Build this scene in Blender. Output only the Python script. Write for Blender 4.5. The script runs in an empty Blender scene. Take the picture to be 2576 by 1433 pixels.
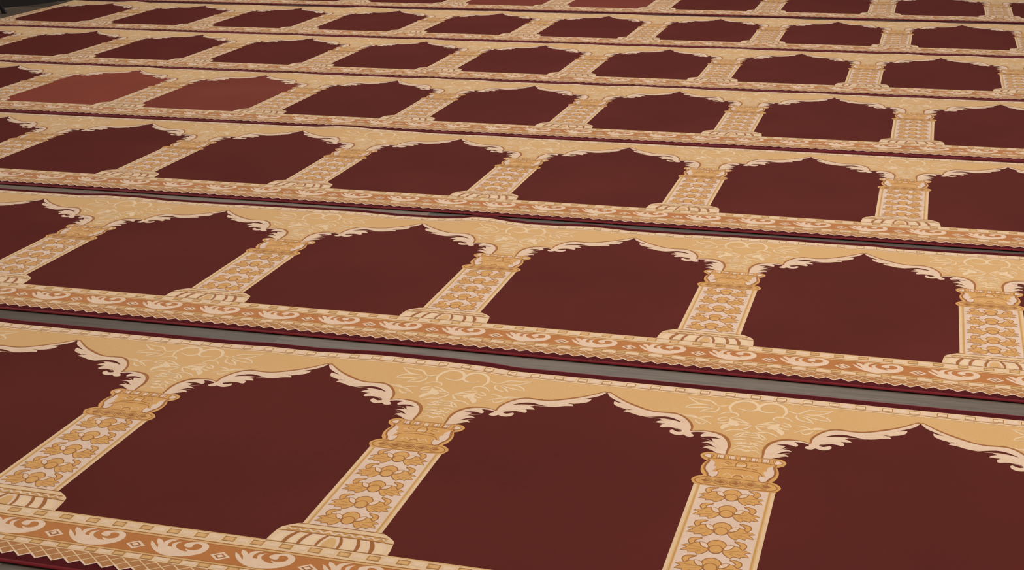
import bpy, bmesh, math, random
import numpy as np
from mathutils import Matrix, Vector
from mathutils.geometry import tessellate_polygon

C = bpy.context.scene.collection
T = 0.006                      # carpet thickness
CAM_H = 1.3

# ---------------------------------------------------------------- camera
yaw, pit, roll, fpx = 0.28672, 0.33050, -0.016814, 3588.8
cam = bpy.data.cameras.new('camera')
cam.sensor_width = 36.0
cam.lens = fpx / 2576 * 36.0
cam.clip_end = 200
cam.clip_start = 0.05
co = bpy.data.objects.new('camera', cam)
C.objects.link(co)
fwd = Vector((-math.sin(yaw) * math.cos(pit), math.cos(yaw) * math.cos(pit), -math.sin(pit)))
rgt = Vector((math.cos(yaw), math.sin(yaw), 0))
upv = rgt.cross(fwd)
r2 = rgt * math.cos(roll) + upv * math.sin(roll)
u2 = upv * math.cos(roll) - rgt * math.sin(roll)
co.matrix_world = Matrix(((r2.x, u2.x, -fwd.x, 0), (r2.y, u2.y, -fwd.y, 0), (r2.z, u2.z, -fwd.z, CAM_H + T), (0, 0, 0, 1)))
bpy.context.scene.camera = co

# ---------------------------------------------------------------- light
w = bpy.data.worlds.new('world')
bpy.context.scene.world = w
w.use_nodes = True
bg = w.node_tree.nodes['Background']
bg.inputs[0].default_value = (1.0, 0.95, 0.90, 1)
bg.inputs[1].default_value = 0.285


def area(name, loc, size, sizey, power, col):
    l = bpy.data.lights.new(name, 'AREA')
    l.shape = 'RECTANGLE'
    l.size, l.size_y, l.energy, l.color = size, sizey, power, col
    o = bpy.data.objects.new(name, l)
    o.location = loc
    C.objects.link(o)
    return o


area('ceiling_lamp', (0.5, 3.4, 4.2), 5.0, 3.0, 148, (1.0, 0.95, 0.88))
area('ceiling_lamp', (-2.5, 8.6, 4.2), 6.0, 3.0, 135, (1.0, 0.95, 0.88))

vs = bpy.context.scene.view_settings
vs.view_transform = 'Standard'
vs.look = 'None'
vs.gamma = 1.0
vs.use_curve_mapping = False
vs.exposure = 0.0


# ---------------------------------------------------------------- materials
def lin(c):
    return tuple(((v / 255) / 12.92 if v <= 10 else (((v / 255) + 0.055) / 1.055) ** 2.4) for v in c) + (1.0,)


def node(nt, kind, **kw):
    n = nt.nodes.new(kind)
    for k, v in kw.items():
        setattr(n, k, v)
    return n


def pile(name, rgb, rgb2=None, amount=0.5, big=2.2, rough=0.95, bump=0.12, spec=0.12, sheen=0.32):
    """Woven or cut-pile wool: a soft mottling at hand size and a fine fibre grain."""
    m = bpy.data.materials.new(name)
    m.use_nodes = True
    nt = m.node_tree
    b = nt.nodes['Principled BSDF']
    b.inputs['Roughness'].default_value = rough
    b.inputs['Specular IOR Level'].default_value = spec
    b.inputs['Sheen Weight'].default_value = sheen
    b.inputs['Sheen Roughness'].default_value = 0.45
    b.inputs['Sheen Tint'].default_value = (1.0, 0.88, 0.8, 1)
    tc = node(nt, 'ShaderNodeTexCoord')
    n1 = node(nt, 'ShaderNodeTexNoise')
    n1.inputs['Scale'].default_value = big
    n1.inputs['Detail'].default_value = 4
    n2 = node(nt, 'ShaderNodeTexNoise')
    n2.inputs['Scale'].default_value = 420
    n2.inputs['Detail'].default_value = 2
    nt.links.new(tc.outputs['Object'], n1.inputs['Vector'])
    nt.links.new(tc.outputs['Object'], n2.inputs['Vector'])
    mix = node(nt, 'ShaderNodeMix', data_type='RGBA')
    rgb2 = rgb2 or tuple(min(255, v * 1.05) for v in rgb)
    mix.inputs[6].default_value = lin(rgb)
    mix.inputs[7].default_value = lin(rgb2)
    mr = node(nt, 'ShaderNodeMapRange')
    mr.inputs[1].default_value = 0.3
    mr.inputs[2].default_value = 0.7
    mr.inputs[4].default_value = amount * 2
    nt.links.new(n1.outputs['Fac'], mr.inputs[0])
    nt.links.new(mr.outputs[0], mix.inputs[0])
    hs = node(nt, 'ShaderNodeHueSaturation')
    mr2 = node(nt, 'ShaderNodeMapRange')
    mr2.inputs[1].default_value = 0.25
    mr2.inputs[2].default_value = 0.75
    mr2.inputs[3].default_value = 0.93
    mr2.inputs[4].default_value = 1.07
    nt.links.new(n2.outputs['Fac'], mr2.inputs[0])
    nt.links.new(mr2.outputs[0], hs.inputs['Value'])
    nt.links.new(mix.outputs[2], hs.inputs['Color'])
    nt.links.new(hs.outputs[0], b.inputs['Base Color'])
    bp = node(nt, 'ShaderNodeBump')
    bp.inputs['Strength'].default_value = bump
    bp.inputs['Distance'].default_value = 0.001
    nt.links.new(n2.outputs['Fac'], bp.inputs['Height'])
    nt.links.new(bp.outputs[0], b.inputs['Normal'])
    return m


MAROON = pile('maroon_pile', (90, 37, 32), (98, 41, 36), 0.5, sheen=0.0, spec=0.06)
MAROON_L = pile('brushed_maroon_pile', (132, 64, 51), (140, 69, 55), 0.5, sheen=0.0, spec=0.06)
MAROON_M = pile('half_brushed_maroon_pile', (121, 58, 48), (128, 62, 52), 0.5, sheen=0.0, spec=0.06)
EDGE = pile('dark_maroon_pile', (76, 21, 25), (86, 25, 29), 0.5, sheen=0.0, spec=0.06)
RED = pile('crimson_binding', (110, 15, 26), (120, 19, 30), 0.5)
TAN = pile('tan_pile', (216, 168, 108), (222, 176, 118), 0.5)
CREAM = pile('cream_pile', (230, 195, 165), (236, 204, 177), 0.5, big=30)
PINK = pile('pale_shaft_pile', (226, 194, 172), (232, 202, 180), 0.5, big=20)
STRAW = pile('straw_pile', (228, 190, 146), (234, 200, 158), 0.5, big=20)
GOLD = pile('gold_pile', (214, 156, 86), (220, 166, 98), 0.5, big=20)
BROWN = pile('brown_line_pile', (160, 96, 42), (170, 106, 52), 0.5, big=20)
RUST = pile('rust_band_pile', (184, 112, 54), (192, 122, 62), 0.5, big=6)
LIGHT = pile('pale_foliage_pile', (236, 202, 160), (240, 208, 170), 0.5, big=20)
OCHRE = pile('ochre_pile', (196, 144, 78), (206, 156, 92), 0.5, big=20)
MUD = pile('trellis_pile', (176, 118, 68), (186, 128, 76), 0.5, big=20)
MATS = [MAROON, EDGE, RED, TAN, CREAM, PINK, STRAW, GOLD, BROWN, RUST, LIGHT, OCHRE, MUD, MAROON_L, MAROON_M]
MI = {m: i for i, m in enumerate(MATS)}


def plain(name, rgb, rough=0.5, spec=0.4, scale=14, var=1.15):
    m = bpy.data.materials.new(name)
    m.use_nodes = True
    nt = m.node_tree
    b = nt.nodes['Principled BSDF']
    b.inputs['Roughness'].default_value = rough
    b.inputs['Specular IOR Level'].default_value = spec
    n = node(nt, 'ShaderNodeTexNoise')
    n.inputs['Scale'].default_value = scale
    tc = node(nt, 'ShaderNodeTexCoord')
    nt.links.new(tc.outputs['Object'], n.inputs['Vector'])
    mix = node(nt, 'ShaderNodeMix', data_type='RGBA')
    mix.inputs[6].default_value = lin(rgb)
    mix.inputs[7].default_value = lin(tuple(min(255, v * var) for v in rgb))
    nt.links.new(n.outputs['Fac'], mix.inputs[0])
    nt.links.new(mix.outputs[2], b.inputs['Base Color'])
    return m


def wood_floor():
    m = bpy.data.materials.new('grey_brown_wood_planks')
    m.use_nodes = True
    nt = m.node_tree
    b = nt.nodes['Principled BSDF']
    b.inputs['Roughness'].default_value = 0.42
    tc = node(nt, 'ShaderNodeTexCoord')
    mp = node(nt, 'ShaderNodeMapping')
    mp.inputs['Location'].default_value = (4.845, 0.44, 0)
    nt.links.new(tc.outputs['Object'], mp.inputs['Vector'])
    br = node(nt, 'ShaderNodeTexBrick')
    br.inputs['Scale'].default_value = 1.0
    br.inputs['Brick Width'].default_value = 2.2
    br.inputs['Row Height'].default_value = 0.19
    br.inputs['Mortar Size'].default_value = 0.0012
    br.inputs['Color1'].default_value = lin((72, 61, 52))
    br.inputs['Color2'].default_value = lin((132, 113, 97))
    br.inputs['Mortar'].default_value = lin((70, 60, 52))
    nt.links.new(mp.outputs[0], br.inputs['Vector'])
    mp2 = node(nt, 'ShaderNodeMapping')
    mp2.inputs['Scale'].default_value = (2.5, 55, 1)
    nt.links.new(tc.outputs['Object'], mp2.inputs['Vector'])
    n = node(nt, 'ShaderNodeTexNoise')
    n.inputs['Scale'].default_value = 2.2
    n.inputs['Detail'].default_value = 6
    n.inputs['Roughness'].default_value = 0.7
    nt.links.new(mp2.outputs[0], n.inputs['Vector'])
    mr = node(nt, 'ShaderNodeMapRange')
    mr.inputs[1].default_value = 0.3
    mr.inputs[2].default_value = 0.7
    mr.inputs[3].default_value = 0.5
    mr.inputs[4].default_value = 1.4
    nt.links.new(n.outputs['Fac'], mr.inputs[0])
    hs = node(nt, 'ShaderNodeHueSaturation')
    nt.links.new(mr.outputs[0], hs.inputs['Value'])
    nt.links.new(br.outputs['Color'], hs.inputs['Color'])
    nt.links.new(hs.outputs[0], b.inputs['Base Color'])
    return m


FLOOR = wood_floor()
WALL = plain('dark_grey_paint', (40, 37, 36), 0.7, 0.2, 3)
BLACK = plain('black_metal', (20, 18, 18), 0.45, 0.4, 10)
BLACK_SEAT = plain('black_seat_fabric', (26, 24, 24), 0.9, 0.1, 60)


# ---------------------------------------------------------------- structure
def box_mesh(name, x0, x1, y0, y1, z0, z1, m, parent=None, bevel=0.0):
    bm = bmesh.new()
    bmesh.ops.create_cube(bm, size=1)
    for v in bm.verts:
        v.co = Vector(((x0 + x1) / 2 + v.co.x * (x1 - x0), (y0 + y1) / 2 + v.co.y * (y1 - y0), (z0 + z1) / 2 + v.co.z * (z1 - z0)))
    if bevel:
        bmesh.ops.bevel(bm, geom=bm.edges[:], offset=bevel, segments=2, affect='EDGES')
    return link_bm(name, bm, m, parent)


def link_bm(name, bm, m, parent=None):
    me = bpy.data.meshes.new(name)
    bm.normal_update()
    bm.to_mesh(me)
    bm.free()
    me.materials.append(m)
    o = bpy.data.objects.new(name, me)
    C.objects.link(o)
    if parent:
        o.parent = parent
    return o


fl = box_mesh('floor', -12, 9, -2, 16, -0.1, 0, FLOOR)
fl['kind'] = 'structure'

D = {
    'up': [[-345.8,2.0],[-340.7,6.7],[-328.2,-5.5],[-312.7,-20.0],[-297.6,-33.1],[-280.9,-44.4],[-264.7,-54.3],[-249.8,-63.3],[-235.2,-70.9],[-219.5,-74.5],[-204.5,-74.5],[-189.8,-73.2],[-177.0,-72.5],[-164.3,-76.8],[-153.0,-85.0],[-143.3,-96.0],[-134.0,-110.6],[-128.0,-123.5],[-125.1,-134.7],[-123.8,-146.2],[-124.2,-155.7],[-121.7,-156.2],[-111.2,-150.9],[-99.6,-149.0],[-86.7,-148.9],[-73.5,-150.9],[-62.0,-155.8],[-51.1,-164.8],[-41.8,-177.9],[-36.6,-193.2],[-33.5,-207.6],[-33.0,-222.5],[-34.5,-237.8],[-34.7,-251.3]],
    'lo1': [[-344.8,-2.0],[-338.8,0.3],[-323.9,-15.5],[-309.6,-29.6],[-294.7,-41.9],[-279.1,-53.4],[-262.9,-63.3],[-247.0,-71.9],[-231.9,-77.6],[-218.4,-80.4],[-203.4,-80.4],[-188.7,-79.2],[-175.8,-79.2],[-165.2,-83.2],[-154.9,-91.6],[-145.0,-103.7],[-136.6,-118.5],[-131.6,-131.6],[-128.9,-142.8],[-128.8,-156.8]],
    'lo2': [[-126.7,-162.2],[-121.3,-158.7],[-110.7,-153.9],[-99.1,-152.3],[-88.1,-154.0],[-76.9,-156.9],[-66.5,-162.1],[-58.0,-169.1],[-50.0,-180.0],[-44.0,-192.5],[-40.4,-206.8],[-38.9,-221.5],[-39.2,-237.7],[-39.2,-252.5]],
    'lf1': [[-341.5,-8.8],[-336.8,-18.2],[-329.7,-26.9],[-319.5,-36.0],[-308.4,-44.8],[-296.5,-52.6],[-307.3,-49.7],[-319.8,-44.3],[-318.7,-55.1],[-315.2,-63.1],[-305.8,-71.0],[-294.4,-77.0],[-281.8,-79.3],[-267.6,-79.8],[-277.1,-82.7],[-284.5,-85.8],[-288.4,-93.5],[-278.4,-95.5],[-267.7,-99.0],[-256.5,-104.8],[-245.8,-108.3],[-234.7,-109.2],[-220.4,-106.3],[-207.4,-101.8],[-194.1,-98.5],[-182.1,-99.6],[-171.4,-104.3],[-161.3,-111.4],[-152.1,-119.5],[-159.2,-118.2],[-171.8,-112.9],[-183.0,-110.8],[-193.1,-109.7],[-203.6,-111.6],[-197.7,-116.9],[-193.2,-119.5],[-204.8,-126.0],[-209.2,-133.9],[-199.4,-133.8],[-186.6,-134.6],[-192.3,-140.9],[-194.7,-146.2],[-194.1,-154.4],[-189.5,-155.6],[-180.3,-152.8],[-167.0,-151.2],[-156.9,-153.3],[-148.4,-158.2],[-144.0,-164.2],[-146.7,-167.9],[-152.1,-170.2],[-157.2,-168.7],[-161.7,-165.1],[-166.2,-161.5],[-170.2,-166.1],[-170.1,-171.9],[-167.5,-178.3],[-161.3,-183.7],[-154.1,-186.0],[-145.8,-184.4],[-137.8,-180.5],[-135.3,-184.1],[-130.8,-188.0],[-124.1,-188.6],[-117.9,-185.4],[-116.2,-181.5],[-119.5,-175.5],[-124.8,-169.8],[-123.7,-164.9]],
    'lf2': [[-124.9,-166.4],[-120.9,-164.1],[-112.8,-160.8],[-102.3,-159.4],[-92.5,-160.4],[-97.2,-164.7],[-101.5,-171.0],[-102.4,-179.0],[-98.6,-182.7],[-90.6,-179.1],[-80.3,-176.5],[-69.4,-178.4],[-58.1,-182.8],[-66.4,-184.1],[-78.0,-185.2],[-74.5,-193.8],[-71.4,-200.7],[-65.7,-203.1],[-74.4,-201.5],[-83.8,-202.6],[-95.3,-210.5],[-83.9,-208.9],[-74.5,-215.4],[-66.9,-223.5],[-58.4,-231.4],[-66.6,-226.0],[-77.2,-224.9],[-84.1,-227.9],[-88.8,-235.3],[-77.8,-235.0],[-69.4,-241.6],[-61.0,-249.4],[-52.9,-254.7],[-45.3,-257.2],[-39.0,-257.3]],
    'fol': [[[-55.4,-40.9],[-58.9,-27.8],[-62.4,-14.6],[-60.0,0.3],[-53.2,16.3],[-38.0,28.2],[-21.2,28.6],[-9.0,20.2],[-0.4,3.8],[-1.0,-9.1],[-10.6,-20.7],[-25.8,-22.9],[-43.6,-14.1]],[[-85.8,-14.7],[-95.0,-5.6],[-108.8,11.1],[-131.9,14.0],[-161.3,19.8]],[[-161.3,19.8],[-140.5,-2.6],[-121.0,-12.1],[-100.6,-13.3]],[[-100.6,-13.3],[-121.0,-12.1],[-138.5,-15.1],[-152.6,-25.7],[-159.4,-38.8]],[[-159.4,-38.8],[-135.4,-34.3],[-111.9,-27.0],[-97.7,-17.7]],[[-85.2,-18.8],[-86.9,-37.6],[-99.6,-49.2],[-124.2,-55.4]],[[-124.2,-55.4],[-112.4,-38.4],[-96.5,-25.9]],[[-86.1,-12.5],[-77.5,-10.4],[-65.2,-2.5]],[[-81.2,-61.3],[-69.1,-45.7],[-53.3,-40.4],[-41.6,-45.8],[-37.6,-58.6],[-52.8,-67.9]],[[-79.5,-88.3],[-73.6,-75.9],[-59.4,-68.2]],[[-79.5,-88.3],[-68.5,-88.2],[-57.7,-80.1]],[[-54.1,-66.8],[-35.9,-71.9],[-17.7,-86.3],[-5.9,-94.1]],[[-49.6,-83.5],[-30.6,-86.8],[-14.9,-91.0]],[[-78.2,-104.2],[-63.5,-100.5],[-51.6,-92.1]],[[-68.2,-128.4],[-62.0,-110.9],[-47.7,-104.6],[-36.2,-109.7]],[[-65.0,-135.6],[-56.4,-120.1],[-42.2,-105.9]],[[-4.0,-100.3],[-13.7,-117.4],[-23.4,-125.1]],[[-28.6,-102.5],[-16.0,-99.3],[-3.0,-100.0]],[[-166.7,-74.4],[-144.2,-82.6],[-124.5,-88.6],[-108.0,-95.4],[-87.5,-114.6]],[[-146.2,-77.5],[-132.5,-79.7],[-122.3,-88.1]],[[-127.4,-97.6],[-119.6,-111.9],[-108.7,-118.6],[-101.7,-107.4],[-114.3,-97.0]],[[-122.3,-88.1],[-106.2,-78.5],[-89.0,-75.6]],[[-59.0,-147.2],[-43.8,-132.9],[-25.2,-128.2],[-5.9,-136.4]],[[-36.2,-164.9],[-22.8,-145.9],[-5.9,-136.4],[8.8,-143.2]],[[-33.8,-166.9],[-18.8,-160.5],[0.4,-160.8]],[[-28.0,-170.5],[-15.3,-146.6],[5.6,-151.8]],[[-31.8,-197.0],[-17.2,-188.3],[-3.7,-195.0],[9.1,-196.8]],[[-27.5,-221.1],[-17.0,-205.9],[-2.2,-207.2],[11.5,-216.2]],[[-29.2,-238.9],[-20.8,-224.4],[-8.4,-223.7],[4.2,-232.9],[12.1,-221.0]],[[-33.8,-182.3],[-20.9,-176.4],[-6.3,-175.3]],[[-28.1,-201.1],[-14.2,-195.1],[-2.9,-184.7]]],
    'capout': [[-6.6,-251.8],[-38.7,-255.6],[-60.4,-252.3],[-73.3,-252.3],[-82.7,-258.0],[-87.2,-264.6],[-87.5,-272.3],[-84.1,-281.2],[-77.9,-288.2],[-70.8,-292.8],[-75.4,-304.6],[-77.9,-318.0],[-77.9,-330.6],[-76.0,-342.6],[-72.9,-352.1],[-67.6,-360.0],[7.6,-359.2]],
    'disc': [[0.2,-360.1],[-33.8,-358.6],[-53.4,-359.1],[-67.6,-360.0],[-75.1,-364.0],[-82.2,-369.9],[-87.3,-377.3],[-88.6,-384.7],[-86.2,-392.2],[-81.0,-401.9],[-62.5,-404.2],[-28.8,-405.5],[1.8,-404.6]],
    'discin': [[-63.1,-366.0],[-71.4,-370.2],[-78.4,-377.0],[-81.4,-385.9],[-75.4,-395.5],[-63.2,-399.9]],
    'abc': [[-81.1,-270.7],[-77.1,-264.2],[-72.1,-260.8],[-65.2,-260.1],[-64.4,-277.9],[-69.2,-279.5],[-77.1,-276.1]],
    'cell1': [[-53.3,-259.3],[-39.8,-260.2],[-39.1,-275.1],[-53.5,-273.8]],
    'cell2': [[-30.2,-259.9],[-17.0,-259.8],[-16.3,-274.7],[-29.7,-273.8]],
    'cell3': [[-5.4,-260.8],[5.2,-261.1],[6.5,-275.3],[-5.3,-275.1]],
    'abline': [[-70.6,-282.5],[-56.3,-279.5],[-38.2,-278.1],[-2.6,-278.7]],
    'vline': [[-69.0,-283.8],[-67.0,-294.0],[-70.4,-307.6],[-71.6,-321.6],[-69.3,-334.6],[-63.3,-347.6],[-58.7,-362.9]],
    'wleaf': [[-64.4,-286.9],[-53.4,-299.1],[-54.2,-315.1],[-47.5,-317.6],[-49.8,-329.7],[-54.8,-341.3],[-40.9,-337.8],[-40.5,-350.0],[-44.2,-361.2],[-50.8,-364.9],[-58.0,-358.6],[-59.6,-350.8],[-68.3,-332.3],[-68.5,-313.5],[-65.1,-299.9]],
    'dome': [[-10.4,-308.2],[-11.2,-298.9],[-10.0,-291.2],[-6.7,-285.1],[-2.6,-282.3]],
    'cl1': [[-36.4,-315.8],[-27.9,-312.0],[-10.4,-308.2],[0.6,-306.0]],
    'cl2': [[-47.4,-339.4],[-41.9,-327.7],[-31.9,-322.0],[-8.9,-319.3],[2.2,-318.5]],
    'ceye': [[-34.0,-295.2],[-29.6,-287.7],[-19.5,-294.7],[-25.1,-300.3]],
    'tinydome': [[-7.6,-362.0],[-5.9,-354.5],[-1.6,-353.4]],
    'leafm': [[-46.6,-575.6],[-54.3,-576.4],[-62.8,-582.1],[-53.8,-585.7],[-51.8,-588.2],[-57.2,-591.9],[-62.1,-599.5],[-51.6,-599.1],[-47.7,-599.3],[-47.2,-606.1],[-40.0,-603.1],[-33.4,-603.0],[-30.6,-609.9],[-23.1,-605.6],[-17.5,-598.9],[-12.8,-590.3],[-13.6,-584.7],[-20.3,-580.5],[-28.4,-570.9],[-30.5,-564.8],[-37.2,-564.9],[-43.1,-569.5]],
    'scr': [[-29.5,-546.2],[-42.0,-548.2],[-50.3,-552.7],[-53.3,-561.9],[-50.9,-569.6],[-46.6,-575.6],[-40.2,-566.8],[-42.2,-561.4],[-38.6,-555.7],[-31.6,-550.3]],
    'eye': [[-30.4,-565.5],[-23.7,-565.4],[-15.9,-580.6],[-23.0,-577.7]],
    'baseout': [[-2.7,-747.8],[-78.7,-751.0],[-86.1,-751.9],[-96.5,-758.5],[-107.2,-766.7],[-113.2,-773.0],[-116.6,-782.6],[-118.7,-797.1],[-120.2,-810.3],[-120.6,-821.0],[-120.9,-828.4],[2.7,-822.4]],
    'fl0': [[-92.8,-786.1],[-94.5,-801.5],[-93.0,-818.0],[-92.9,-826.4],[-84.7,-826.4],[-86.7,-818.5],[-87.8,-801.9],[-84.7,-784.5]],
    'fl1': [[-61.7,-786.7],[-63.6,-802.0],[-62.7,-818.6],[-62.7,-825.9],[-54.6,-825.9],[-54.9,-816.6],[-55.8,-800.0],[-53.4,-785.6]],
    'fl2': [[-26.4,-785.0],[-28.0,-801.3],[-27.3,-817.8],[-27.5,-826.1],[-19.9,-826.2],[-20.5,-816.0],[-20.2,-799.3],[-17.1,-783.7]],
    'fr0': [[11.1,-783.8],[18.0,-797.7],[22.1,-815.3],[21.6,-826.8],[29.1,-826.9],[27.9,-813.8],[22.9,-796.5],[17.4,-783.2]],
    'fr1': [[44.6,-782.5],[51.2,-797.5],[55.3,-812.9],[55.7,-827.1],[63.6,-827.1],[63.0,-810.9],[59.4,-795.4],[53.0,-783.5]],
    'fr2': [[78.5,-784.2],[84.1,-797.3],[86.3,-811.0],[84.7,-825.7],[93.4,-826.4],[94.0,-809.1],[91.3,-795.4],[86.5,-784.2]],
    'scroll': [[191.6,-883.1],[198.2,-896.9],[206.3,-906.6],[217.1,-915.6],[230.0,-922.7],[242.2,-926.5],[255.9,-926.4],[271.8,-923.4],[286.6,-918.4],[297.6,-911.0],[305.9,-903.1],[309.8,-893.9],[310.5,-885.6],[308.4,-877.9],[304.0,-871.9],[297.4,-867.7],[289.1,-866.3],[279.4,-867.1],[270.6,-869.9],[264.0,-874.0],[260.1,-878.5],[259.4,-883.9],[264.0,-888.2],[270.1,-890.1],[275.9,-889.1],[278.2,-885.2],[276.6,-879.0],[279.3,-874.3],[285.1,-873.3],[291.5,-875.6],[295.4,-880.1],[296.1,-886.9],[292.8,-892.5],[285.0,-896.8],[277.9,-897.5],[270.5,-895.4],[268.4,-895.3],[271.0,-898.8],[277.9,-903.3],[270.1,-904.2],[261.3,-901.8],[252.4,-897.1],[247.3,-891.3],[245.6,-884.7],[247.2,-878.3],[251.1,-872.5],[243.5,-876.2],[238.3,-880.6],[237.2,-886.8],[241.0,-895.3],[236.8,-895.2],[232.9,-895.0],[230.4,-892.1],[229.4,-885.3],[231.5,-877.6],[236.2,-872.1],[242.3,-868.1],[232.0,-869.1],[223.6,-872.4],[219.2,-878.4],[218.2,-884.6],[215.3,-881.1],[210.1,-875.9],[200.2,-872.0],[201.7,-879.3],[204.7,-885.7],[211.0,-892.4],[216.6,-904.0],[213.7,-902.4],[206.6,-894.7],[198.5,-887.3]],
    'blob': [[-56.7,-71.6],[-41.8,-84.2],[-27.9,-99.6],[-34.3,-111.9],[-47.6,-105.9],[-56.7,-117.6],[-64.6,-134.1],[-68.5,-125.9],[-58.2,-107.2],[-53.7,-92.6]],
}

# ---------------------------------------------------------------- the woven pattern, in millimetres
# x runs along the runner from a column's axis, y across it from the line of the arch tips


def smooth(pts, closed=True, sub=4, corner=52):
    """Catmull-Rom through the points, keeping sharp corners."""
    p = np.array(pts, float)
    n = len(p)
    if n < 3:
        return p
    out = []
    lim = math.cos(math.radians(corner))

    def sharp(i):
        if not closed and (i <= 0 or i >= n - 1):
            return True
        a = p[i % n] - p[(i - 1) % n]
        b = p[(i + 1) % n] - p[i % n]
        la, lb = np.hypot(*a), np.hypot(*b)
        return la < 1e-6 or lb < 1e-6 or (a @ b) / (la * lb) < lim

    for i in range(n if closed else n - 1):
        p1, p2 = p[i], p[(i + 1) % n]
        L = np.hypot(*(p2 - p1))
        m1 = np.zeros(2) if sharp(i) else (p2 - p[(i - 1) % n])
        m2 = np.zeros(2) if sharp((i + 1) % n if closed else i + 1) else (p[(i + 2) % n] - p1)
        for m, q in ((m1, 1), (m2, 2)):
            l = np.hypot(*m)
            if l > 1e-6:
                m *= L / l
        s1, s2 = not m1.any(), not m2.any()
        if s1 and s2:
            out.append(p1)
            continue
        if s1:
            m1 = (p2 - p1) * 1.0
        if s2:
            m2 = (p2 - p1) * 1.0
        k = max(1, min(sub, int(L / 2.0) + 1))
        for j in range(k):
            t = j / k
            out.append((2 * t ** 3 - 3 * t ** 2 + 1) * p1 + (t ** 3 - 2 * t ** 2 + t) * m1 + (-2 * t ** 3 + 3 * t ** 2) * p2 + (t ** 3 - t ** 2) * m2)
    if not closed:
        out.append(p[-1])
    return np.array(out)


def flip(pts):
    p = np.array(pts, float).copy()
    p[:, 0] *= -1
    return p[::-1]


class Pat:
    """Collects flat shapes of the weave; z is a fraction of a millimetre per layer of yarn."""

    def __init__(s):
        s.v, s.f, s.m = [], [], []
        s.n = 0

    def raw(s, v2, z, faces, mat):
        v2 = np.asarray(v2, float)
        s.k = (getattr(s, 'k', 0) + 1) % 40         # no two yarns at exactly one height
        s.v.append(np.column_stack([v2, np.full(len(v2), float(z) + s.k * 0.0015)]))
        s.f += [tuple(i + s.n for i in f) for f in faces]
        s.m += [MI[mat]] * len(faces)
        s.n += len(v2)

    def poly(s, pts, z, mat, sm=True, both=False, corner=52):
        p = smooth(pts, corner=corner) if sm else np.array(pts, float)
        tris = tessellate_polygon([[Vector((a, b, 0)) for a, b in p]])
        s.raw(p, z, [tuple(t) for t in tris], mat)
        if both:
            q = p.copy()
            q[:, 0] *= -1
            s.raw(q, z + .025, [tuple(t) for t in tris], mat)

    def line(s, pts, wd, z, mat, closed=False, sm=True, taper=0.0, both=False):
        p = smooth(pts, closed) if sm else np.array(pts, float)
        if closed:
            p = np.vstack([p, p[:1]])
        d = np.gradient(p, axis=0)
        if closed:
            d[0] = d[-1] = p[1] - p[-2]
        l = np.hypot(d[:, 0], d[:, 1])
        l[l < 1e-6] = 1
        d /= l[:, None]
        nr = np.column_stack([-d[:, 1], d[:, 0]])
        ws = np.full(len(p), wd / 2.0)
        if taper:
            t = np.linspace(0, 1, len(p))
            ws *= 1 - taper * np.abs(2 * t - 1) ** 2
        v = np.vstack([p + nr * ws[:, None], p - nr * ws[:, None]])
        k = len(p)
        fs = [(i, i + k, i + k + 1, i + 1) for i in range(k - 1)]
        s.raw(v, z, fs, mat)
        if both:
            q = v.copy()
            q[:, 0] *= -1
            s.raw(q, z + .025, fs, mat)

    def rect(s, x0, x1, y0, y1, z, mat, step=None):
        if step:
            xs = np.linspace(x0, x1, max(2, int(round((x1 - x0) / step)) + 1))
        else:
            xs = np.array([x0, x1])
        k = len(xs)
        v = np.vstack([np.column_stack([xs, np.full(k, y0)]), np.column_stack([xs, np.full(k, y1)])])
        s.raw(v, z, [(i, i + 1, i + 1 + k, i + k) for i in range(k - 1)], mat)

    def arrays(s, xcuts=(), ycuts=()):
        """As arrays; optionally cut along lines so that the cloth can ripple."""
        V = np.vstack(s.v)
        if not len(xcuts) and not len(ycuts):
            return V, s.f, np.array(s.m)
        bm = bmesh.new()
        bv = [bm.verts.new(c) for c in V]
        for f, m in zip(s.f, s.m):
            try:
                bm.faces.new([bv[i] for i in f]).material_index = m
            except ValueError:
                pass
        for cuts, ax in ((xcuts, 0), (ycuts, 1)):
            for c in cuts:
                co_ = [0, 0, 0]
                no = [0, 0, 0]
                co_[ax] = c
                no[ax] = 1
                bmesh.ops.bisect_plane(bm, geom=bm.verts[:] + bm.edges[:] + bm.faces[:], dist=1e-4, plane_co=co_, plane_no=no)
        return from_bm(bm)


def from_bm(bm):
    bm.verts.index_update()
    V = np.array([v.co[:] for v in bm.verts])
    F = [tuple(v.index for v in f.verts) for f in bm.faces]
    M = np.array([f.material_index for f in bm.faces])
    bm.free()
    return V, F, M


def halve(arr, keep):
    """Cut a piece at the column's axis and keep the side x*keep > 0."""
    V, F, M = arr
    bm = bmesh.new()
    bv = [bm.verts.new(c) for c in V]
    for f, m in zip(F, M):
        try:
            bm.faces.new([bv[i] for i in f]).material_index = int(m)
        except ValueError:
            pass
    bmesh.ops.bisect_plane(bm, geom=bm.verts[:] + bm.edges[:] + bm.faces[:], dist=1e-4, plane_co=(0, 0, 0), plane_no=(keep, 0, 0), clear_inner=True)
    return from_bm(bm)


P = 691.91
HALF = P / 2
L1, L2, L3, L4, L5 = 0.16, 0.30, 0.44, 0.58, 0.72
XC = [(-HALF + P * i / 48) for i in range(1, 48)]
RAMP_V = [-160, -110, -70, -35, 0, 30, 60, 85, 110]
RAMP_Z = [0, .06, .16, .3, .5, .72, .9, 1, 1]
YC = RAMP_V[:-1]

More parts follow.
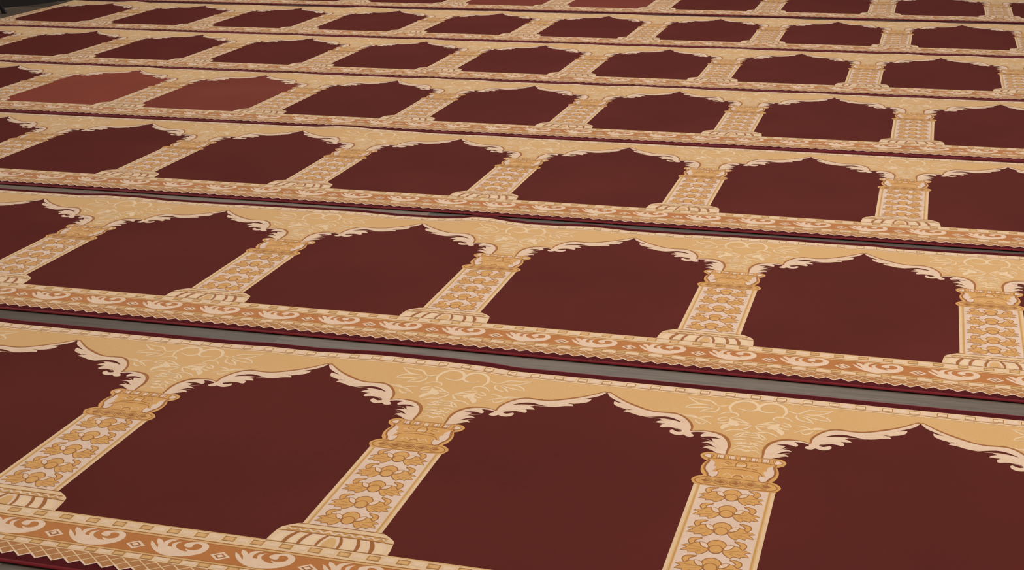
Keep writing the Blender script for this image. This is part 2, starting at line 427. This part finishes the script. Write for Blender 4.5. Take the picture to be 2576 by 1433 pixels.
# --- spandrel: tan ground between two arch tips, brown contour, cream leaf fringe, pale foliage
sp = Pat()
up = D['up']
gnd = smooth(up, False)
sp.poly(np.vstack([gnd, [[-30, -262]], [[30, -262]], flip(gnd), [[HALF, 40]], [[-HALF, 40]]]), L1, TAN, sm=False)
lo1, lo2 = smooth(D['lo1'], False), smooth(D['lo2'], False)
lo = np.vstack([lo1, lo2])
sp.poly(np.vstack([gnd, lo[::-1]]), L3, BROWN, sm=False, both=True)
lf1 = smooth(D['lf1'], False)
sp.poly(np.vstack([lf1, lo1[::-1]]), L2, CREAM, sm=False, both=True)
lf2 = smooth(D['lf2'], False)
sp.poly(np.vstack([lf2, lo2[::-1]]), L2, CREAM, sm=False, both=True)
for s_ in ([(-338, -8), (-310, -40), (-270, -74), (-220, -98)], [(-318, -58), (-280, -84), (-230, -104)], [(-280, -94), (-235, -110), (-190, -112), (-160, -116)],
           [(-205, -134), (-175, -140), (-150, -150), (-136, -164)], [(-190, -148), (-165, -152), (-145, -164)],
           [(-100, -188), (-80, -196), (-62, -214), (-52, -236)], [(-90, -216), (-72, -226), (-58, -240)], [(-88, -230), (-70, -242), (-56, -250)]):
    sp.line(s_, 1.6, L3 - 0.05, STRAW, taper=0.9, both=True)
for i, s_ in enumerate(D['fol']):
    sp.line(s_, 9.0 if i == 0 else 5.6, L2 + .002 * i, LIGHT, taper=0.7, both=True)
sp.poly(D['blob'], L2 + .03, LIGHT, both=True)
SPANDREL = sp.arrays(XC, YC)

# --- capital: abacus of cream cells, leafy bell, twisted ring
cp = Pat()
co_l = D['capout']
left = smooth(co_l[2:-1], False)
cp.poly(np.vstack([[[0, -253]], left, [[0, -362]], flip(left)]), L2, GOLD, sm=False)
cp.line(D['abline'], 2.2, L3, BROWN, both=True)
cp.line([(-60, -254), (-30, -256), (0, -256.5)], 1.6, L3, BROWN, both=True)
for k in ('abc', 'cell1', 'cell2'):
    cp.poly(D[k], L3, CREAM, both=True)
    cp.line(D[k], 1.6, L4, BROWN, closed=True, both=True)
cp.poly([(-6, -260.5), (6, -260.5), (6, -275), (-6, -275)], L3, CREAM, sm=False)
cp.line([(-6, -260.5), (6, -260.5), (6, -275), (-6, -275)], 1.6, L4, BROWN, closed=True, sm=False)
for x in (-59, -46, -35, -23, -11):
    cp.line([(x - 2.5, -259), (x - 2.5, -276)], 1.1, L4, BROWN, sm=False, both=True)
cp.line(D['vline'], 3.6, L3, BROWN, both=True)
cp.poly(D['wleaf'], L4, PINK, both=True)
cp.line(D['wleaf'][6:] + D['wleaf'][:1], 1.2, L5, BROWN, both=True)
for k in ('cl1', 'cl2'):
    cp.line(D[k], 1.8, L3, BROWN, both=True)
cp.line(D['ceye'], 1.6, L3, BROWN, closed=True, both=True)
cp.line(np.vstack([smooth(D['dome'], False), flip(smooth(D['dome'], False))]), 1.8, L4, BROWN, sm=False)
cp.poly([(-10, -297), (10, -297), (9, -306), (0, -309), (-9, -306)], L3, STRAW)
cp.line([(-30, -352), (-22, -340), (-12, -352), (-6, -342)], 2.4, L3, LIGHT, both=True)
cp.line([(-42, -302), (-34, -299), (-26, -306)], 2.4, L3, STRAW, both=True)
cp.line([(-9, -357), (-7, -350), (0, -347), (7, -350), (9, -357)], 1.6, L4, BROWN)
ds = smooth(D['disc'][:-1], False)
dl = np.vstack([[[0, -358.5]], ds, [[0, -405.5]]])
cp.poly(np.vstack([dl, flip(dl)[1:-1]]), L3, GOLD, sm=False)
di = smooth(D['discin'], False)
ring = np.vstack([[[0, -364]], [[-40, -364.5]], di, [[-40, -402]], [[0, -402]]])
cp.line(np.vstack([ring, flip(ring)[1:-1]]), 2.2, L4, BROWN, closed=True, sm=False)
for k in range(-2, 3):
    x = 30.3 * k
    cp.poly([(x - 9.5, -383), (x, -376.5), (x + 9.5, -383), (x, -389.5)], L4, BROWN, sm=False)
for sgn in (1, -1):
    tw = [(x, -383 + sgn * 11 * math.cos(math.pi * x / 30.3)) for x in np.linspace(-62, 62, 60)]
    cp.line(tw, 5.4, L4 + .03 * sgn, BROWN, sm=False)
    cp.line(tw, 3.0, L5 + .03 * sgn, OCHRE, sm=False)
CAPITAL = cp.arrays()

# --- column shaft with five leaf motifs
sh = Pat()
sh.rect(-80.5, 80.5, -752, -400, L1, STRAW, 40)
sh.rect(-67, 67, -752, -400, L2, PINK, 40)
for s_ in (-1, 1):
    x0, x1 = sorted((s_ * 67, s_ * 73.5))
    sh.rect(x0, x1, -752, -400, L2, TAN)
    x0, x1 = sorted((s_ * 68.5, s_ * 71))
    sh.rect(x0, x1, -752, -400, L2 + .04, OCHRE)
lm_, scr, eye = np.array(D['leafm']), np.array(D['scr']), np.array([(-32, -563), (-25, -563), (-18, -568), (-14, -577), (-15, -583), (-22, -581), (-28, -575)])
for cy_ in (-443.6, -512.5, -582.4, -651.5, -718.5):
    dy = cy_ + 582.4
    sh.poly(scr + [0, dy], L3, GOLD, both=True)
    sh.line(scr + [0, dy], 2.0, L4 - .05, BROWN, closed=True, both=True)
    sh.poly(lm_ + [0, dy], L3 + .05, GOLD, both=True, sm=False)
    sh.line(lm_ + [0, dy], 1.7, L4, BROWN, closed=True, both=True, sm=False)
    for a, b in (((-22, -585), (-55, -581)), ((-22, -590), (-55, -597)), ((-24, -595), (-38, -602))):
        sh.line([(a[0], a[1] + dy), ((a[0] + b[0]) / 2, (a[1] + b[1]) / 2 + dy + 1.5), (b[0], b[1] + dy)], 1.1, L4, BROWN, taper=0.8, both=True)
    hood = [(-15.5, -578), (-17, -565), (-11.5, -554.5), (-2, -549.5), (2, -549.5), (11.5, -554.5), (17, -565), (15.5, -578)]
    sh.poly(np.array(hood) + [0, dy], L4 + .05, GOLD)
    sh.line(np.array(hood) + [0, dy], 2.2, L5, BROWN, closed=True)
    cc = [(12.3 * math.cos(t), -583.5 + dy + 14.8 * math.sin(t)) for t in np.linspace(0, 2 * math.pi, 21)[:-1]]
    sh.poly(cc, L5 + .05, GOLD, sm=False)
    sh.line(cc, 2.0, L5 + .12, BROWN, closed=True, sm=False)
    sh.poly(eye + [0, dy], L5 + .1, CREAM, both=True)
    sh.line(eye + [0, dy], 1.5, L5 + .15, BROWN, closed=True, both=True)
SHAFT = sh.arrays()

# --- column base: slab, rope, fluted cushion
ba = Pat()
bl = smooth(D['baseout'][1:-1], False)
ba.poly(np.vstack([[[0, -749.5]], bl, [[0, -827]], flip(bl)]), L2, STRAW, sm=False)
ba.line([(-86, -751.5), (0, -749.8), (86, -751.5)], 2.2, L4, BROWN, sm=False)
for y, wd in ((-766, 2.4), (-782.5, 2.4)):
    h = 102 if y > -780 else 117
    ba.line([(-h, y - 2), (-70, y), (0, y), (70, y), (h, y - 2)], wd, L4, BROWN)
ba.rect(-100, 100, -782, -766, L3, OCHRE, 50)
rope = [(x, -774 + 3.6 * math.sin(x * 2 * math.pi / 21)) for x in np.linspace(-104, 104, 110)]
ba.line(rope, 5.0, L4 + .05, CREAM, sm=False, taper=0.5)
for x0, x1, b0, b1 in ((-9.5, 9.5, -17, 17), (-44, -16, -53, -26), (-70, -50, -80, -61), (-100, -77, -114, -92)):
    def fl_(x0=x0, x1=x1, b0=b0, b1=b1, g=0.0):
        a = np.linspace(0, 1, 9)
        bulge = np.sin(a * math.pi) * 3.5
        l_ = np.column_stack([x0 + g + (b0 - x0) * a - bulge * (x0 < 0), -785 - g * 1.2 - a * (40 - 1.2 * g)])
        r_ = np.column_stack([x1 - g + (b1 - x1) * a - bulge * (x1 < 0) + (bulge if x1 > 0 else 0), -785 - g * 1.2 - a * (40 - 1.2 * g)])
        return np.vstack([l_, r_[::-1]])
    both = x0 != -9.5
    ba.poly(fl_(), L3, CREAM, sm=False, both=both)
    ba.poly(fl_(g=4.5), L4, LIGHT if x0 != -9.5 else TAN, sm=False, both=both)
for (x0, b0), wd in (((-12.8, -21.5), 6.0), ((-47, -57), 7.6), ((-73.5, -86), 8.6)):
    a = np.linspace(0, 1, 9)
    ba.line(np.column_stack([x0 + (b0 - x0) * a - np.sin(a * math.pi) * 3.5, -783.5 - a * 43]), wd, L4 + .05, BROWN, sm=False, taper=0.25, both=True)
ba.line([(-120.5, -827), (0, -826.5), (120.5, -827)], 1.6, L3, BROWN, sm=False)
BASE = ba.arrays()

# --- front border: bricks, scroll frieze, bricks, trellis with zigzag edge (one period, from axis to axis)
fb = Pat()
fb.rect(0, P, -960, -825, L1, STRAW, 60)
fb.rect(0, P, -828, -825, L2, TAN, 60)
fb.rect(0, P, -860.5, -857.5, L2, BROWN, 60)
fb.rect(0, P, -866, -860.5, L2, TAN, 60)
fb.rect(0, P, -868, -866, L2 + .04, BROWN, 60)
fb.rect(0, P, -925.5, -867, L2, RUST, 60)
fb.rect(0, P, -927.5, -925.5, L2, BROWN, 60)
fb.rect(0, P, -932, -927.5, L2, TAN, 60)
fb.rect(0, P, -934, -932, L2, BROWN, 60)
fb.rect(0, P, -953.5, -951, L2, MUD, 60)


def brick_cells(p, y, ph, h, wd=13):
    for k in range(12):
        x = P / 12 * (k + ph)
        q = [(x - wd, y - h), (x + wd, y - h), (x + wd, y + h), (x - wd, y + h)]
        p.poly(q, L2, OCHRE, sm=False)
        q2 = [(x - wd + 3, y - h + 2), (x + wd - 3, y - h + 2), (x + wd - 3, y + h - 2), (x - wd + 3, y + h - 2)]
        p.poly(q2, L3, TAN, sm=False)
        p.line(q, 1.8, L4, MUD, closed=True, sm=False)
        x += P / 24
        if x > P:
            x -= P
        q = [(x - 10, y - h + 1), (x + 10, y - h + 1), (x + 10, y + h - 1), (x - 10, y + h - 1)]
        p.poly(q, L2, CREAM, sm=False)
        q = [(x - 4.5, y - 3), (x + 4.5, y - 3), (x + 4.5, y + 3), (x - 4.5, y + 3)]
        p.poly(q, L3, LIGHT, sm=False)


brick_cells(fb, -841, .74, 7.5, 11.5)
brick_cells(fb, -940.5, .73, 6.5, 11.5)
scr0 = np.array(D['scroll']) - [172.98, 0]
for k in range(4):
    x = k * P / 4
    fb.poly(scr0 + [x, 0], L3, CREAM)
    cx_, cy2 = x + P / 4 - 2.2, -904
    fb.poly([(cx_ - 20, cy2), (cx_, cy2 + 15.5), (cx_ + 20, cy2), (cx_, cy2 - 15.5)], L3, CREAM, sm=False)
    fb.poly([(cx_ - 12.5, cy2), (cx_, cy2 + 9.7), (cx_ + 12.5, cy2), (cx_, cy2 - 9.7)], L4, BROWN, sm=False)
    fb.poly([(cx_ - 7.5, cy2), (cx_, cy2 + 5.8), (cx_ + 7.5, cy2), (cx_, cy2 - 5.8)], L5, CREAM, sm=False)
Q = P / 20
for k in range(20):
    x = (k + .48) * Q                        # a lower tip of the zigzag
    xl, xr = x - Q / 2, x + Q / 2
    fb.poly([(x, -994), (xr, -980.5), (xr, -953), (xl, -953), (xl, -980.5)], L1 + .05, MUD, sm=False)
    fb.line([(xl, -980), (x, -994), (xr, -980)], 4.2, L3, CREAM, sm=False)
    fb.line([(xl, -980), (x, -966.5), (xr, -980)], 2.6, L2 + .05, STRAW, sm=False)
    fb.line([(xl, -953), (x, -966.5), (xr, -953)], 2.6, L2, STRAW, sm=False)
FRONT = fb.arrays()

# --- back border: narrow band of bricks
bb = Pat()
bb.rect(0, P, 36, 71, L2, STRAW)
bb.rect(0, P, 41, 44, L3, BROWN)
bb.rect(0, P, 36, 41, L3, LIGHT)
for k in range(12):
    x = P / 12 * (k + .77)
    q = [(x - 10.5, 48.5), (x + 10.5, 48.5), (x + 10.5, 63.5), (x - 10.5, 63.5)]
    bb.poly(q, L3, LIGHT, sm=False)
    bb.line(q, 2.6, L4, BROWN, closed=True, sm=False)
    x -= P / 24
    q = [(x - 11, 47), (x + 11, 47), (x + 11, 66), (x - 11, 66)]
    bb.poly(q, L3, CREAM, sm=False)
BACK = bb.arrays([P * i / 48 for i in range(1, 48)], [60])

# --- niche: the plain maroon field under one arch (centred on the arch tip)
ni = Pat()
edge_ = np.array([(-HALF + 72, -828), (-HALF + 72, -300), (-HALF + 40, -258)])
arch = flip(gnd) - [0, 0]
arch = arch.copy()
arch[:, 0] -= HALF
arch = arch[:, :]
a_left = arch[(arch[:, 0] > -HALF + 38) & (arch[:, 0] < 0)] + [0, 1.5]
a_left = np.vstack([a_left, [[0, 1.0]]])
lft = np.vstack([edge_, a_left])
ni.poly(np.vstack([lft, flip(lft)[1:]]), 0.03, MAROON, sm=False)
NICHE = ni.arrays(XC, YC)

# ---------------------------------------------------------------- runners
ROWS = [
    # x, y of arch tip 0; stretch along; bow across; first and last arch; label
    (-2.03005, 2.95433, (0.00363, -0.01106, 0.00783, -0.00041), (-0.00183, 0.0022, 0), -1, 4),
    (-2.90260, 4.14488, (0.00092, -0.00564, 0.01017, -0.00505), (-0.00215, 0.00938, -0.00666), -1, 6),
    (-3.84641, 5.31789, (0.00268, -0.01784, 0.03195, -0.01142), (-0.00196, 0.00784, -0.00829), -1, 7),
    (-4.53241, 6.42901, (0.00203, -0.01675, 0.04371, -0.04043), (0, 0, 0.011), -1, 8),
    (-5.47221, 7.55429, (0.00117, -0.0117, 0.0359, -0.03313), (0, 0, 0.004), 0, 9),
    (-5.36384, 8.70029, (0.00107, -0.00869, 0.01703, -0.00077), (0, 0, -0.012), 0, 9),
    (-4.09940, 9.86344, (0, 0, 0, 0), (0, 0, 0), -2, 7),
]
RIP = {
    0: [(-0.28, 67), (-0.1, 57), (0.21, 56), (0.36, 61), (0.5, 72), (0.63, 69), (0.72, 77), (0.8, 85), (0.89, 84), (0.98, 83), (1.07, 77), (1.13, 66), (1.19, 60), (1.26, 56), (1.36, 64), (1.44, 58), (1.86, 56), (1.98, 60), (2.07, 64), (2.12, 57), (2.2, 62), (2.29, 64)],
    1: [(-0.23, 58), (-0.05, 58), (0.09, 60), (0.19, 81), (0.32, 81), (0.4, 68), (0.51, 58), (0.65, 66), (0.8, 73), (1.0, 76), (1.13, 80), (1.27, 63), (1.43, 68), (1.49, 84), (1.54, 114), (1.59, 107), (1.66, 80), (1.73, 68), (1.81, 71), (1.92, 84), (2.0, 75), (2.07, 62), (2.21, 64), (2.34, 71), (2.54, 75), (2.66, 69), (2.79, 73), (2.88, 60), (3.0, 62), (3.12, 70), (3.22, 73)],
    2: [(0.49, 63), (0.79, 68), (1.08, 75), (1.25, 75), (1.36, 80), (1.41, 80), (1.51, 112), (1.59, 112), (1.69, 86), (1.8, 82), (1.95, 66), (2.21, 73), (2.47, 60), (2.72, 68), (2.96, 64), (3.24, 66)],
}
LABELS = [
    'maroon prayer carpet runner nearest the camera, cut off by the bottom of the frame',
    'maroon prayer carpet runner behind the nearest one, beyond the wider strip of bare floor',
    'maroon prayer carpet runner behind the narrow bare floor strip, third from the front',
    'maroon prayer carpet runner with two paler brushed panels at its left, fourth from the front',
    'maroon prayer carpet runner behind the one with paler left panels, fifth from the front',
    'maroon prayer carpet runner whose left end stops short on bare wood by the chair leg',
    'farthest maroon prayer carpet runner, its arches cut by the top of the frame',
]
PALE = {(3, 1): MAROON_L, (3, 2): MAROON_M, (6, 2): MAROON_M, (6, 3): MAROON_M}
rng = random.Random(5)
FRONT_V = -1018.0


class Runner:
    def __init__(s, r):
        s.r = r
        s.x, s.y, s.cu, s.cv, s.n0, s.n1 = ROWS[r]
        s.uL, s.uR = (s.n0 - .5) * P, (s.n1 + .5) * P
        if r + 1 < len(ROWS):
            nx = ROWS[r + 1]
            gap = 1e9
            for u in np.linspace(max(s.uL, -400), s.uR, 60) / 1000:
                un = s.x + u - nx[0]
                f = nx[1] + FRONT_V / 1000 + np.polyval(nx[3], min(max(un, -.3), 6.2))
                gap = min(gap, (f - s.y - np.polyval(s.cv, min(max(u, -.3), 6.2))) * 1000)
            s.back = min(100.0, gap - 4)
        else:
            s.back = 100.0
        us = np.arange(s.n0 * 48 - 24, s.n1 * 48 + 25) * P / 48
        s.us = us
        if r in RIP:
            q = np.array(RIP[r], float)
            va = np.interp(us / 1000, q[:, 0], q[:, 1])
            rz = (va - 64) * CAM_H / (s.y + .07) / 1.0
        else:
            rz = np.array([0.0] * len(us))
            for a, l, ph in ((1.6, 0.9, rng.random() * 6), (1.4, 0.43, rng.random() * 6), (0.8, 0.26, rng.random() * 6)):
                rz += a * np.sin(us / 1000 * 2 * math.pi / l + ph)
            for _ in range(5):
                c, wd, h = rng.uniform(us[0], us[-1]), rng.uniform(50, 110), rng.uniform(3, 6)
                rz += h * np.exp(-((us - c) / wd) ** 2)
        s.rz = np.clip(rz, 0, 14)
        s.e = bpy.data.objects.new('carpet_runner', None)
        C.objects.link(s.e)
        s.ox, s.oy = s.x + (s.uL + s.uR) / 2000, s.y - 0.5
        s.e.location = (s.ox, s.oy, 0)
        s.e['label'] = LABELS[r]
        s.e['category'] = 'carpet'
        s.e['group'] = 'carpet runners laid side by side'

    def place(s, V):
        """Pattern millimetres to metres in the runner's own space, with the cloth's stretch and ripples."""
        u, v, z = V[:, 0], V[:, 1], V[:, 2]
        um = np.clip(u / 1000, -0.3, 6.2)
        X = s.x + u / 1000 + np.polyval(s.cu, um)
        Y = s.y + v / 1000 + np.polyval(s.cv, um)
        Z = T + z / 1000 + np.interp(u, s.us, s.rz) * np.interp(v, RAMP_V, RAMP_Z) / 1000
        return np.column_stack([X - s.ox, Y - s.oy, Z])

    def mesh(s, name, arr, dx, parent=None, shift=None, remap=None):
        V, F, M = arr
        V = V.copy()
        V[:, 0] += dx
        return s.raw_mesh(name, s.place(V), F, M, parent, remap)

    def raw_mesh(s, name, W, F, M, parent=None, remap=None):
        used = sorted(set(int(m) for m in M))
        idx = {m: i for i, m in enumerate(used)}
        me = bpy.data.meshes.new(name)
        me.from_pydata(W.tolist(), [], F)
        for m in used:
            mt = MATS[m]
            me.materials.append(remap if remap and mt is MAROON else mt)
        me.polygons.foreach_set('material_index', np.array([idx[int(m)] for m in M], dtype=np.int32))
        me.update()
        o = bpy.data.objects.new(name, me)
        C.objects.link(o)
        o.parent = parent or s.e
        return o

    def trim(s, arr, lim):
        """Cut a piece off beyond v = lim."""
        V, F, M = arr
        bm = bmesh.new()
        bv = [bm.verts.new(c) for c in V]
        for f, m in zip(F, M):
            try:
                bm.faces.new([bv[i] for i in f]).material_index = int(m)
            except ValueError:
                pass
        bmesh.ops.bisect_plane(bm, geom=bm.verts[:] + bm.edges[:] + bm.faces[:], dist=1e-4, plane_co=(0, lim, 0), plane_no=(0, 1, 0), clear_outer=True)
        return from_bm(bm)

    def sweep(s, name, prof, mat, parent=None):
        """A profile (v, z above the pile) carried along the whole runner."""
        us = s.us
        k = len(prof)
        V = np.array([(u, v, z) for u in us for v, z in prof])
        W = s.place(V)
        F = []
        for i in range(len(us) - 1):
            for j in range(k - 1):
                a = i * k + j
                F.append((a, a + k, a + k + 1, a + 1))
        F.append(tuple(range(k)))
        F.append(tuple(range((len(us) - 1) * k + k - 1, (len(us) - 1) * k - 1, -1)))
        return s.raw_mesh(name, W, F, [MI[mat]] * len(F), parent)

    def build(s):
        t = T * 1000
        b = s.back
        bv = [v for v in RAMP_V if v < b - 8]
        s.sweep('pile_ground', [(-1010, -t + .4), (-1010, 0), (-996, 0)] + [(v, -.35) for v in [-980, -828] + bv] + [(b - 5, -.2), (b - 5, -t + .4)] + [(v, -t + .4) for v in bv[::-1] + [-828]] + [(-1010, -t + .4)], EDGE)
        fe = s.sweep('edge_binding', [(-1010, -t + .3), (-1010, .15), (-1013, -.1), (-1016, -1.2), (-1017.5, -2.6), (-1014, -4.2), (-1008, -t + .3), (-1010, -t + .3)], RED)
        fe['label'] = 'bright crimson front edge binding'
        be = s.sweep('edge_binding', [(b - 5.3, -t + .3), (b - 5.3, .1), (b - 2, 0), (b, -2), (b, -t + .3), (b - 5.3, -t + .3)], RED)
        be['label'] = 'crimson back edge binding'
        # continuous borders
        for nm, arr, lab in (('scroll_border', FRONT, 'rust and cream border of scrolls, bricks and zigzag trellis'), ('brick_border', s.trim(BACK, b - 8) if b < 80 else BACK, 'narrow cream border of small bricks')):
            V, F, M = arr
            VV, FF, MM = [], [], []
            n = 0
            for k in range(s.n0, s.n1 + 1):
                q = V.copy()
                q[:, 0] += (k - .5) * P
                q[:, 0] = np.clip(q[:, 0], s.uL, s.uR)
                VV.append(q)
                FF += [tuple(i + n for i in f) for f in F]
                MM.append(M)
                n += len(V)
            o = s.raw_mesh(nm, s.place(np.vstack(VV)), FF, np.concatenate(MM))
            o['label'] = lab
        for k in range(s.n0, s.n1 + 1):
            pale = PALE.get((s.r, k))
            o = s.mesh('prayer_niche', NICHE, k * P, remap=pale)
            if pale:
                o['label'] = 'paler brushed maroon arch panel'
        sp_ = SPANDREL
        for k in range(s.n0 - 1, s.n1 + 1):
            f = (lambda a: halve(a, 1)) if k == s.n0 - 1 else ((lambda a: halve(a, -1)) if k == s.n1 else (lambda a: a))
            dx = (k + .5) * P
            s.mesh('spandrel', f(sp_), dx)
            c = s.mesh('column', f(SHAFT), dx)
            s.mesh('capital', f(CAPITAL), dx, c)
            s.mesh('column_base', f(BASE), dx, c)


for r in range(len(ROWS)):
    Runner(r).build()

# ---------------------------------------------------------------- the far left corner
R5 = ROWS[5]


def at5(u, v):
    return (R5[0] + u, R5[1] + v)


def prism(name, poly, z0, z1, m, parent=None):
    bm = bmesh.new()
    a = [bm.verts.new((x, y, z0)) for x, y in poly]
    b_ = [bm.verts.new((x, y, z1)) for x, y in poly]
    n = len(poly)
    bm.faces.new(a[::-1])
    bm.faces.new(b_)
    for i in range(n):
        bm.faces.new((a[i], a[(i + 1) % n], b_[(i + 1) % n], b_[i]))
    return link_bm(name, bm, m, parent)


wl = prism('wall_left', [at5(-3.2, -.42), at5(-.74, -.40), at5(-.681, -.318), at5(-.547, -.159), at5(-.468, .055), at5(-.44, .14), at5(-.44, .9), at5(-.6, .9), at5(-.6, .2), at5(-.8, -.25), at5(-3.2, -.27)], 0, 2.6, WALL)
wl['kind'] = 'structure'


def limb(name, a, b, ra, rb, m, parent, n=12):
    a, b = Vector(a), Vector(b)
    d = (b - a).normalized()
    x = d.orthogonal().normalized()
    y = d.cross(x)
    bm = bmesh.new()
    ring = []
    for p, r_ in ((a, ra * .75), (a + d * .004, ra), (b, rb)):
        ring.append([bm.verts.new(p + x * r_ * math.cos(2 * math.pi * i / n) + y * r_ * math.sin(2 * math.pi * i / n)) for i in range(n)])
    for j in range(2):
        for i in range(n):
            bm.faces.new((ring[j][i], ring[j][(i + 1) % n], ring[j + 1][(i + 1) % n], ring[j + 1][i]))
    bm.faces.new(ring[0][::-1])
    bm.faces.new(ring[2])
    return link_bm(name, bm, m, parent)


ch = bpy.data.objects.new('chair', None)
cx, cy = at5(-.76, -.80)
ch.location = (cx, cy, 0)
ch['label'] = 'black chair at the far left corner, only a splayed leg showing on bare wood'
ch['category'] = 'chair'
C.objects.link(ch)
for sx in (-1, 1):
    for sy in (-1, 1):
        top = (sx * .17, sy * .17, .42)
        bot = (sx * .26, sy * .26, .0)
        lg = limb('leg', bot, top, .011, .013, BLACK, ch)
        limb('foot_cap', (bot[0] + .016, bot[1], 0), (bot[0] - .002, bot[1], .042), .009, .006, BLACK, lg)
box_mesh('seat', -.21, .21, -.21, .21, .42, .47, BLACK_SEAT, ch, .015)
box_mesh('backrest', -.22, -.19, -.2, .2, .60, .88, BLACK_SEAT, ch, .012)
for sy in (-1, 1):
    limb('back_post', (-.19, sy * .17, .44), (-.205, sy * .17, .86), .011, .011, BLACK, ch)
